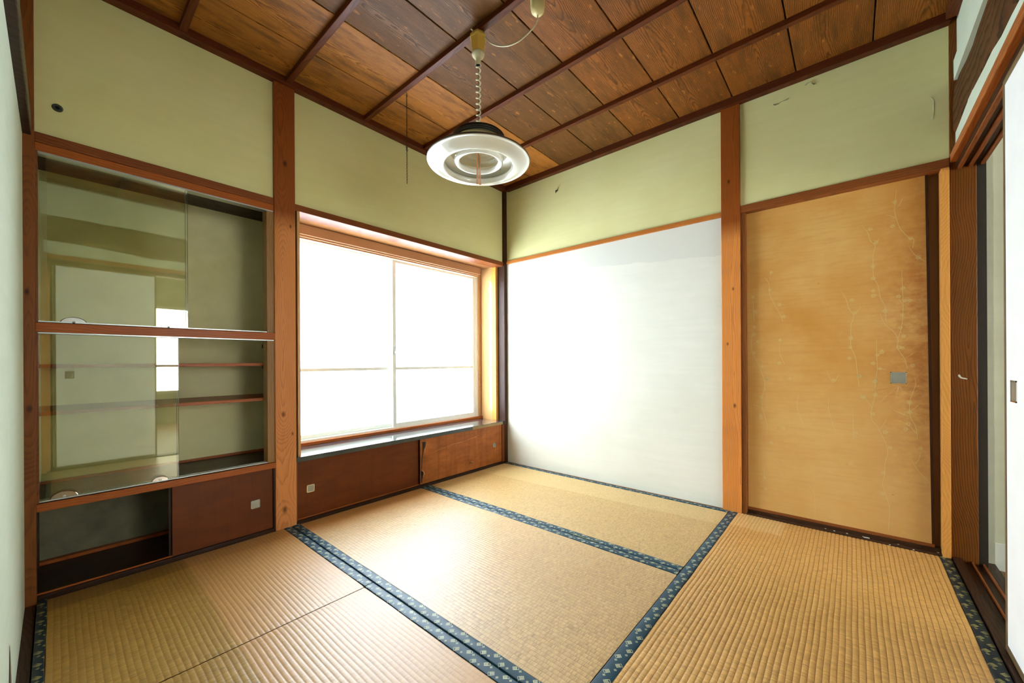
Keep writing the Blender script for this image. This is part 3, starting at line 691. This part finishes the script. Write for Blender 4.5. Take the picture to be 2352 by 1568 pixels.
def gdoor(x0, x1, y, z0, z1, discs, name='glass_door'):
    g = B(x0, x1, y - .0015, y + .0015, z0, z1).build(name, glass, cab)
    B(x1 - .0006, x1 + .0008, y - .0016, y + .0016, z0, z1).build('polished_edge', glass_edge, g)
    for (x, zz, r) in discs:
        m = MB(); n = 28; m.v = []
        for k in range(n + 1):
            t = math.pi * k / n; m.v += [(x + r * math.cos(t), y - .0022, zz + r * .72 * math.sin(t)), (x + r * .93 * math.cos(t), y - .0048, zz + r * .66 * math.sin(t))]
        m.v.append((x, y - .0048, zz))
        for k in range(n):
            m.face([2 * k, 2 * k + 2, 2 * k + 3, 2 * k + 1]); m.face([2 * k + 1, 2 * k + 3, len(m.v) - 1])
        o = m.build('finger_plate', chrome, g)
        MB().lathe([(.0, .0), (.005, .0), (.006, .003), (.0, .004)], (0, 0, 0), 14).build('knob', black, o) if False else None
        MB().tube([(x, y - .0045, zz + .006), (x, y - .009, zz + .006)], .0045, 10).build('knob', steel, g)
gdoor(-2.634, -2.201, .009, 1.043, 1.680, [(-2.545, 1.041, .037), (-2.262, 1.041, .028)])
gdoor(-2.612, -2.19, .025, 1.043, 1.680, [])
gdoor(-2.634, -2.228, .009, .366, 1.000, [(-2.572, .366, .037), (-2.292, .366, .028)])
gdoor(-2.630, -2.232, .025, .366, 1.000, [(-2.566, .366, .037)])
def square_pull(x, y, z, par, s=.021):
    m = MB(); e = .003
    m.box(x - s, x + s, y - .002, y, z - s, z - s + e).box(x - s, x + s, y - .002, y, z + s - e, z + s).box(x - s, x - s + e, y - .002, y, z - s, z + s).box(x + s - e, x + s, y - .002, y, z - s, z + s)
    o = m.build('handle', chrome, par)
    MB().box(x - s + e, x + s - e, y - .0005, y, z - s + e, z + s - e).box(x - s + e, x + s - e, y - .0016, y, z - s + e, z - s + e + .008).build('recess', pit, o)
sd = B(-2.252, -1.848, .006, .012, .018, .331).build('sliding_door', door_brown, cab)
square_pull(-1.927, .006, .162, sd)
sd2 = B(-2.262, -1.850, .022, .028, .018, .331).build('sliding_door', dark_z, cab)

# ------------------------------------------------------------------ low cabinet under the window
low = thing('low_cabinet', (-.88, .1, 0), 'low built-in cabinet with black glossy top and two brown sliding doors under the window', 'cabinet')
B(-1.733, -.030, -.010, .262, .340, .366).build('countertop', counter_m, low, bevel=.002)
B(-1.733, -.420, -.0115, -.0095, .339, .3655).build('edge_band', plain('dull_black_edging', L(56, 64, 60), .3, var=.3), low)
pe = MB(); n = 12
for i in range(n):
    x = -.418 + .36 * i / (n - 1); jag = random.uniform(-.004, .004)
    pe.v += [(x, -.0125, .340), (x, -.0125, .362 + jag * .4)]
for i in range(n - 1): pe.face([2 * i, 2 * i + 2, 2 * i + 3, 2 * i + 1])
pe.build('bare_edge', wood('bare_edge_wood', L(84, 66, 40), L(160, 132, 92), 'x', ring=200, depth=.02, rough=.7, lines=.8), low)
B(-.058, -.030, -.016, -.010, .336, .368).build('edge_cap', black, low, bevel=.001)
B(-1.733, -.030, -.006, .26, -.03, .014).build('bottom_rail', dark_x, low, bevel=.0015)
B(-1.733, -.036, .014, .017, .014, .019).build('track_ridge', rail_x, low)
B(-1.735, -1.728, -.004, .03, .014, .34).build('jamb', post_l, low)
B(-.062, -.032, -.008, .03, .014, .34).build('jamb', beam_x, low, bevel=.0015)
B(-1.728, -.04, .20, .26, .014, .34).build('inner_board', dark_x, low)
dl = B(-1.727, -.915, .020, .026, .018, .339).build('sliding_door', door_brown, low)
square_pull(-1.650, .020, .172, dl)
dr = B(-.914, -.062, .002, .008, .018, .339).build('sliding_door', door_worn, low)
dr['label'] = 'worn lighter brown sliding door with torn veneer'
square_pull(-.152, .002, .172, dr, .017)
# torn veneer of the right door
torn_d = plain('torn_hollow', L(34, 20, 12), .9); torn_l = plain('curled_veneer', L(184, 124, 70), .6, var=.3)
def poly(pts, y, name, mat):
    m = MB(); m.v = [(x, y, z) for x, z in pts]; m.face(range(len(pts))); return m.build(name, mat, dr)
poly([(-.896, .316), (-.868, .314), (-.874, .285), (-.884, .262), (-.888, .235), (-.895, .20), (-.897, .15), (-.900, .12), (-.905, .13), (-.901, .2), (-.894, .25), (-.895, .28)], .0014, 'torn_veneer', torn_d)
poly([(-.909, .118), (-.893, .112), (-.882, .096), (-.888, .07), (-.897, .052), (-.899, .028), (-.907, .03), (-.909, .07)], .0014, 'torn_veneer', torn_d)
for path in ([(-.866, -.006, .314), (-.871, -.008, .288), (-.882, -.007, .262), (-.884, -.003, .238)], [(-.908, -.006, .118), (-.894, -.009, .110), (-.889, -.009, .092), (-.897, -.006, .07)], [(-.445, -.002, .072), (-.43, -.012, .088), (-.415, -.010, .080), (-.407, -.002, .070)]):
    MB().tube(path, [.0015, .004, .0045, .002], 6).build('veneer_curl', torn_l, dr, smooth=True)
for (xa, za, xb, zb) in ((-.78, .232, -.60, .256), (-.60, .256, -.52, .259), (-.56, .252, -.36, .276)):
    MB().hexa([(xa, .0012, za), (xb, .0012, zb), (xb, .002, zb), (xa, .002, za), (xa, .0012, za + .0015), (xb, .0012, zb + .0022), (xb, .002, zb + .0022), (xa, .002, za + .0015)]).build('scratch', torn_l, dr)
for (x, z) in ((-.345, .286), (-.66, .235), (-.47, .19), (-.33, .075)): B(x - .0022, x + .0022, .0008, .002, z - .0022, z + .0022).build('chip', torn_l, dr)

# ------------------------------------------------------------------ tatami mats
def mat(name, label, axis, x0, x1, y0, y1, bands, m_top, cloth, rise=.0008):
    """ribs run along axis; bands = ((side, width), ...) with side 'lo'/'hi' across the ribs"""
    o = thing(name, ((x0 + x1) / 2, (y0 + y1) / 2, -.055), label, 'tatami mat', 'straw mats covering the floor')
    g = .0012
    x0 += g; x1 -= g; y0 += g; y1 -= g
    a0, a1, c0, c1 = (x0, x1, y0, y1) if axis == 'x' else (y0, y1, x0, x1)
    W3 = lambda a, c, z: (a, c, z) if axis == 'x' else (c, a, z)
    lo = c0 + (bands.get('lo', 0)); hi = c1 - (bands.get('hi', 0))
    core = MB(); core.box(x0 + .001, x1 - .001, y0 + .001, y1 - .001, -.055, -.004)
    core.build('straw_core', core_m, o)
    t = MB(); P = .0157; n = max(1, round((hi - lo) / P)); P = (hi - lo) / n
    prof = []
    for i in range(n):
        for k, f in enumerate((0, .12, .3, .5, .7, .88)):
            prof.append((lo + (i + f) * P, -rise * .7 + rise * math.sin(math.pi * f) ** .55))
    prof.append((hi, -rise * .7))
    prof = [(lo, -.006)] + prof + [(hi, -.006)]
    NA = 60; wv = [random.uniform(-1, 1) for _ in range(NA + 1)]
    for j in range(NA + 1):
        a = a0 + (a1 - a0) * j / NA
        sag = -.0015 if j in (0, NA) else .0
        for (c, z) in prof:
            bow = .0006 * math.sin(a * 9 + c * 4) * math.sin(c * 11 + a * 3)
            t.v.append(W3(a, c + .0006 * math.sin(a * 23 + c * 7), z + sag + bow))
    m_ = len(prof)
    for j in range(NA):
        for k in range(m_ - 1):
            q = (j * m_ + k, (j + 1) * m_ + k, (j + 1) * m_ + k + 1, j * m_ + k + 1)
            uv = []
            for r_ in q:
                jj, kk = divmod(r_, m_); uv.append((a0 + (a1 - a0) * jj / NA, (prof[kk][0] - lo) / P * .0157))
            t.face(q, uv)
    t.build('straw_cover', m_top, o, smooth=True)
    for side, wd in bands.items():
        b = MB(); e0, e1 = (c0, c0 + wd) if side == 'lo' else (c1 - wd, c1)
        pr_ = [(e0, -.012), (e0 + .0008, .0008), (e0 + .003, .0018), ((e0 + e1) / 2, .0022), (e1 - .003, .0020), (e1 - .0008, .0010), (e1, -.012)]
        NB = 90; mm_ = len(pr_)
        for j in range(NB + 1):
            a = a0 + (a1 - a0) * j / NB
            wb_ = .0008 * math.sin(a * 6 + c0 * 9) + .0005 * math.sin(a * 29)
            inner = side
            for k, (c, z) in enumerate(pr_):
                cc = c + (wb_ if (side == 'lo' and k >= mm_ - 3) or (side == 'hi' and k <= 2) else 0)
                b.v.append(W3(a, cc, z + .0006 * math.sin(a * 17 + c * 50)))
        for j in range(NB):
            for k in range(mm_ - 1):
                q = (j * mm_ + k, (j + 1) * mm_ + k, (j + 1) * mm_ + k + 1, j * mm_ + k + 1)
                uv = [(a0 + (a1 - a0) * divmod(r_, mm_)[0] / NB, (pr_[divmod(r_, mm_)[1]][0] - e0)) for r_ in q]
                b.face(q, uv)
        bo = b.build('border_cloth', cloth[side] if isinstance(cloth, dict) else cloth, o, smooth=True)
    return o
mA = mat('tatami_mat', 'straw mat lying along the white wall in the far corner', 'y', -.877, -.002, -1.757, -.012, {'lo': .040, 'hi': .040}, T_FAR, CLOTH)
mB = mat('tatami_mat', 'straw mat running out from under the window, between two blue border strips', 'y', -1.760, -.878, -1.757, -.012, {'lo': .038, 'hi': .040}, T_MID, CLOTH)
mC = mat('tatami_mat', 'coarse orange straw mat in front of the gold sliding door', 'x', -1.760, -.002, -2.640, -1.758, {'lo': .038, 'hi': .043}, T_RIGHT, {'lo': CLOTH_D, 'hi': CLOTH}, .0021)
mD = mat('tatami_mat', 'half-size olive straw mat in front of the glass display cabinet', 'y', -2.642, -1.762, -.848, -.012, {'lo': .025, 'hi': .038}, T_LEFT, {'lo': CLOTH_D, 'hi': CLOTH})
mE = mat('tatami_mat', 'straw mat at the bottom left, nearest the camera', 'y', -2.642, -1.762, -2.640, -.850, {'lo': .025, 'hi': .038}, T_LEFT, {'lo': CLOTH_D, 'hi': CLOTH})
# worn hole in the border between the two window mats
wn = MB(); wp = []
for i in range(10):
    f = i / 9; wp.append((-.868 + random.uniform(-.002, .002), -1.20 - .17 * f))
k = len(wp)
wn.v = [(x, y, .0032) for x, y in wp] + [(x - .004 - .006 * math.sin(math.pi * i / 9), y, .0032) for i, (x, y) in enumerate(wp)]
for i in range(k - 1): wn.face([i, i + 1, k + i + 1, k + i])
wn.build('worn_patch', plain('frayed_border', L(96, 110, 84), .8, var=.5), mB)

# ------------------------------------------------------------------ pendant lamp
LX, LY = -1.328, -1.022
lamp = thing('pendant_lamp', (LX, LY, 1.79), 'round white pendant lamp with brown rim hanging on a coiled cream cord', 'lamp')
ivory = plain('yellowed_plastic', L(214, 174, 78), .35, var=.08); ivory_l = plain('cream_plastic', L(222, 210, 172), .35)
sh_w = plain('glossy_white_enamel', L(206, 202, 186), .14, spec=.7, coat=.6)
sh_b = plain('brown_enamel', L(58, 36, 22), .4)
ctr = (LX, LY, 0)
MB().lathe([(.1575, 1.770), (.160, 1.7675), (.165, 1.7672), (.178, 1.7705), (.196, 1.7785), (.214, 1.787), (.226, 1.7895), (.2305, 1.7885), (.232, 1.7905), (.2315, 1.793), (.225, 1.796), (.19, 1.806), (.16, 1.795), (.152, 1.79), (.150, 1.7835)], ctr, 96, closed=True).build('shade', sh_w, lamp, smooth=True)
shell = MB().lathe([(.2325, 1.791), (.2335, 1.795), (.228, 1.801), (.20, 1.815), (.165, 1.829), (.135, 1.838), (.130, 1.840), (.1295, 1.838), (.134, 1.834), (.165, 1.824), (.20, 1.810), (.226, 1.798), (.2300, 1.7935)], ctr, 96, closed=True)
shell.build('shade_rim', sh_b, lamp, smooth=True)
MB().lathe([(.1285, 1.8385), (.135, 1.8315), (.165, 1.8205), (.200, 1.8075)], ctr, 96).build('reflector', plain('white_reflector', L(240, 236, 220), .3), lamp, smooth=True)
MB().lathe([(.1345, 1.8335), (.120, 1.8395), (.104, 1.836), (.100, 1.840), (.084, 1.842), (.080, 1.838), (.076, 1.843), (.058, 1.846), (.054, 1.842), (.050, 1.847), (.0, 1.850), (.0, 1.853), (.130, 1.8435)], ctr, 72).build('ridged_reflector', plain('cream_ridged_reflector', L(206, 198, 168), .35), lamp, smooth=True)
MB().lathe([(.0, 1.852), (.098, 1.846), (.098, 1.892), (.0, 1.895)], ctr, 48).build('housing', plain('cream_housing', L(214, 200, 150), .4), lamp, smooth=False)
cap = MB().lathe([(.117, 1.877), (.1195, 1.877), (.1195, 1.882), (.1175, 1.884), (.1195, 1.886), (.1195, 1.890), (.1175, 1.892), (.1195, 1.894), (.1195, 1.898), (.1175, 1.900), (.1190, 1.904), (.112, 1.910), (.06, 1.925), (.02, 1.934), (.0, 1.936)], ctr, 72)
cap.build('cap', plain('ribbed_black_cap', L(26, 22, 16), .35), lamp, smooth=True)
MB().lathe([(.1165, 1.8775), (.1165, 1.889), (.104, 1.896), (.101, 1.892), (.098, 1.897), (.082, 1.904), (.079, 1.900), (.076, 1.906), (.056, 1.912), (.053, 1.908), (.050, 1.914), (.0, 1.920)], ctr, 72).build('inner_reflector', plain('cream_reflector', L(220, 212, 180), .4), lamp, smooth=True)
for k in range(3):
    t = 1.1 + k * 2 * math.pi / 3
    MB().tube([(LX + math.cos(t) * .112, LY + math.sin(t) * .112, 1.895), (LX + math.cos(t) * .122, LY + math.sin(t) * .122, 1.862), (LX + math.cos(t) * .138, LY + math.sin(t) * .138, 1.836)], .0025, 6).build('support_arm', chrome, lamp, smooth=True)
tor = MB(); n = 72
for i in range(n):
    t = 2 * math.pi * i / n
    for k in range(14):
        p = 2 * math.pi * k / 14; rr = .099 + .0125 * math.cos(p)
        tor.v.append((LX + rr * math.cos(t), LY + rr * math.sin(t), 1.797 + .0125 * math.sin(p)))
for i in range(n):
    for k in range(14):
        j = (i + 1) % n; l = (k + 1) % 14; tor.face([i * 14 + k, j * 14 + k, j * 14 + l, i * 14 + l])
tor.build('ring_tube', plain('fluorescent_tube_glass', L(228, 230, 224), .1, spec=.7, coat=.4), lamp, smooth=True)
for k in range(2):
    t = 2.9 + k * math.pi
    MB().tube([(LX + math.cos(t) * .085, LY + math.sin(t) * .085, 1.83), (LX + math.cos(t) * .114, LY + math.sin(t) * .114, 1.815), (LX + math.cos(t) * .118, LY + math.sin(t) * .118, 1.79)], .002, 6).build('tube_clip', chrome, lamp)
MB().lathe([(.0, 1.850), (.014, 1.850), (.016, 1.856), (.018, 1.90), (.018, 1.915), (.0, 1.915)], ctr, 24).build('starter_socket', ivory_l, lamp, smooth=True)
amber = plain('amber_switch_pull', L(176, 104, 40), .08, spec=.9, coat=1.)
m = MB()
wx, wy = .653, -.757     # across the line of sight of a person in the doorway
for (o0, o1, z0, z1, wd0, wd1) in ((-.006, -.007, 1.694, 1.846, .0052, .0028), (.006, .004, 1.690, 1.826, .0042, .0024)):
    p = []
    for z, o_, w_ in ((z0, o0, wd0), (z1, o1, wd1)):
        for sx, dd in ((-1, -.0012), (1, -.0012), (1, .0012), (-1, .0012)): p.append((LX + wx * (o_ + sx * w_) + .757 * dd, LY + wy * (o_ + sx * w_) + .653 * dd, z))
    m.hexa(p)
m.build('switch_pull', amber, lamp)
MB().tube([(LX, LY, 1.85), (LX, LY, 1.80), (LX + .002, LY - .004, 1.77)], .0012, 5).build('pull_chain', black, lamp)
# cord adjuster, six-sided, tapering
def prism(m, prof, seg, rot=0.):
    n = len(m.v)
    for (r, z) in prof:
        for k in range(seg):
            t = rot + 2 * math.pi * k / seg; m.v.append((LX + r * math.cos(t), LY + r * math.sin(t), z))
    for i in range(len(prof) - 1):
        for k in range(seg):
            l = (k + 1) % seg; m.face([n + i * seg + k, n + i * seg + l, n + (i + 1) * seg + l, n + (i + 1) * seg + k])
    m.face([n + k for k in range(seg)][::-1]); m.face([n + (len(prof) - 1) * seg + k for k in range(seg)])
    return m
adj = prism(MB(), [(.030, 2.288), (.037, 2.352), (.039, 2.353), (.040, 2.362), (.037, 2.366), (.030, 2.378), (.022, 2.380)], 6, math.radians(40.77 + 180)).build('cord_adjuster', ivory, lamp, bevel=.0008)
MB().lathe([(.0125, 2.232), (.0135, 2.236), (.0125, 2.240), (.0125, 2.262), (.019, 2.268), (.028, 2.280), (.030, 2.2885), (.0, 2.2885)], ctr, 32).build('adjuster_neck', ivory_l, adj, smooth=True)
MB().lathe([(.0, 2.243), (.009, 2.243), (.0095, 2.2335), (.0125, 2.2325)], ctr, 24).build('neck_opening', black, adj)
coil = []
turns = 10.5; zt, zb = 2.238, 1.955
for i in range(int(turns * 16) + 1):
    f = i / (turns * 16); t = f * turns * 2 * math.pi
    f2 = f + .10 * f * (1 - f)
    coil.append((LX + .0095 * math.cos(t), LY + .0095 * math.sin(t), zt + (zb - zt) * f2))
coil += [(LX, LY, 1.945), (LX, LY, 1.934)]
MB().tube(coil, .0032, 8).build('coiled_cord', ivory_l, lamp, smooth=True)
MB().tube([(LX, LY, 2.24), (LX, LY, 1.93)], .0008, 5).build('inner_wire', black, lamp)
# feed cord from the ceiling connector to the adjuster
a0 = Vector((-1.267, -1.316, 2.335)); pth = []
ctl = [a0, Vector((-1.268, -1.305, 2.300)), Vector((-1.285, -1.24, 2.262)), Vector((-1.30, -1.17, 2.262)), Vector((-1.312, -1.10, 2.30)), Vector((-1.322, -1.045, 2.362)), Vector((-1.334, -1.012, 2.388)), Vector((-1.352, -1.000, 2.398))]
for i in range(len(ctl) - 1):
    p0, p1, p2, p3 = ctl[max(i - 1, 0)], ctl[i], ctl[i + 1], ctl[min(i + 2, len(ctl) - 1)]
    for k in range(8):
        t = k / 8; pth.append(.5 * ((2 * p1) + (p2 - p0) * t + (2 * p0 - 5 * p1 + 4 * p2 - p3) * t * t + (3 * p1 - p0 - 3 * p2 + p3) * t ** 3))
pth.append(ctl[-1])
MB().tube(pth, .0032, 8).build('feed_cord', ivory_l, lamp, smooth=True)
MB().tube([(LX, LY, 2.404), (LX, LY, 2.378)], .002, 6).build('hook', steel, lamp)
MB().lathe([(.0, 2.334), (.006, 2.3345), (.018, 2.339), (.027, 2.350), (.030, 2.366), (.0305, 2.395), (.031, ZC), (.0, ZC)], (-1.267, -1.316, 0), 32).build('ceiling_connector', plain('ceiling_rose_plastic', L(226, 210, 150), .4), lamp, smooth=True)

# ------------------------------------------------------------------ small things
# thin hanging chain with a knot
cx_, cy_ = -1.314, -.442
ch = thing('hanging_chain', (cx_, cy_, 2.378), 'thin dark knotted chain hanging from a ceiling batten near the back wall', 'chain')
m = MB(); z = 2.362; i = 0
while z > 1.872:
    ln = .0085; seg = 10; path = []
    for k in range(seg + 1):
        t = 2 * math.pi * k / seg; q = Vector((.0034 * math.cos(t), 0, ln * .62 * math.sin(t)))
        if i % 2: q = Vector((0, q.x, q.z))
        path.append((cx_ + q.x, cy_ + q.y, z + q.z))
    m.tube(path, .0011, 4, caps=False); z -= ln; i += 1
m.build('links', plain('tarnished_brass', L(48, 38, 24), .4, .7), ch, kind='stuff')
m = MB(); kp = []
for k in range(26):
    t = k * .75; kp.append((cx_ + .0045 * math.sin(t), cy_ + .004 * math.cos(t * 1.3), 2.068 + .011 * math.sin(t * .53)))
m.tube(kp, .0012, 5).build('knot', plain('tarnished_brass_knot', L(60, 48, 30), .4, .7), ch)
MB().tube([(cx_, cy_, 2.379), (cx_, cy_, 2.372), (cx_ + .004, cy_, 2.366), (cx_, cy_, 2.361), (cx_ - .004, cy_, 2.366)], .0012, 6).build('eye_screw', black, ch)
g = thing('wall_grommet', (-2.584, .008, 1.87), 'black rubber ring in a hole high on the wall above the glass cabinet', 'grommet')
m = MB(); n = 24; prof = [(.006, .0), (.006, -.003), (.008, -.006), (.0135, -.005), (.015, -.001), (.015, .0)]
def yl(m, prof, c, n=24):
    b0 = len(m.v)
    for i in range(n):
        t = 2 * math.pi * i / n
        for r, y in prof: m.v.append((c[0] + r * math.cos(t), c[1] + y, c[2] + r * math.sin(t)))
    k = len(prof)
    for i in range(n):
        j = (i + 1) % n
        for q in range(k - 1): m.face([b0 + i * k + q, b0 + j * k + q, b0 + j * k + q + 1, b0 + i * k + q + 1])
    return m
yl(m, prof, (-2.584, .008, 1.87)).build('ring', plain('grey_green_rubber', L(52, 62, 54), .6), g, smooth=True)
yl(MB(), [(0., -.0005), (.0065, -.0005)], (-2.584, .008, 1.87)).build('hole', plain('hole_black', L(6, 6, 5), .9), g)
nl = thing('wall_hook', (.0, -.544, 2.221), 'small bent black nail in the plaster above the white wall', 'nail')
MB().tube([(.006, -.543, 2.228), (-.010, -.544, 2.229), (-.014, -.546, 2.222), (-.012, -.545, 2.214), (-.008, -.544, 2.212)], .0028, 6).build('nail_shaft', black, nl)
MB().box(-.004, .004, -.550, -.540, 2.226, 2.234).build('nail_plate', black, nl)
cr = MB()
for (y, x, s) in ((-2.20, .018, .003), (-2.235, .012, .0035), (-2.285, .015, .003), (-2.345, .020, .0028), (-2.352, .012, .004), (-2.36, .013, .004), (-2.366, .014, .0035), (-2.44, -.004, .003), (-2.52, -.002, .003), (-2.47, .016, .0025), (-2.60, .018, .003)):
    z = .0062 if x > .001 else .002
    cr.box(x - s * .6, x + s * .6, y - s, y + s, z, z + s * .6)
o = cr.build('plaster_crumbs', plain('white_crumbs', L(226, 224, 214), .8), None)
o['kind'] = 'stuff'; o['label'] = 'white plaster crumbs scattered on the dark sill below the gold door'; o['category'] = 'debris'
ps = MB()
sp_ = [(-2.660, .812), (-2.663, .817), (-2.667, .813), (-2.669, .807), (-2.674, .803), (-2.680, .802), (-2.687, .799), (-2.6875, .795), (-2.681, .796), (-2.674, .797), (-2.667, .800), (-2.662, .806)]
ps.v = [(-.0006, y, z) for y, z in sp_]; ps.face(range(len(sp_)))
ps.build('paint_smear', plain('white_paint_smear', L(214, 210, 196), .6), wf)
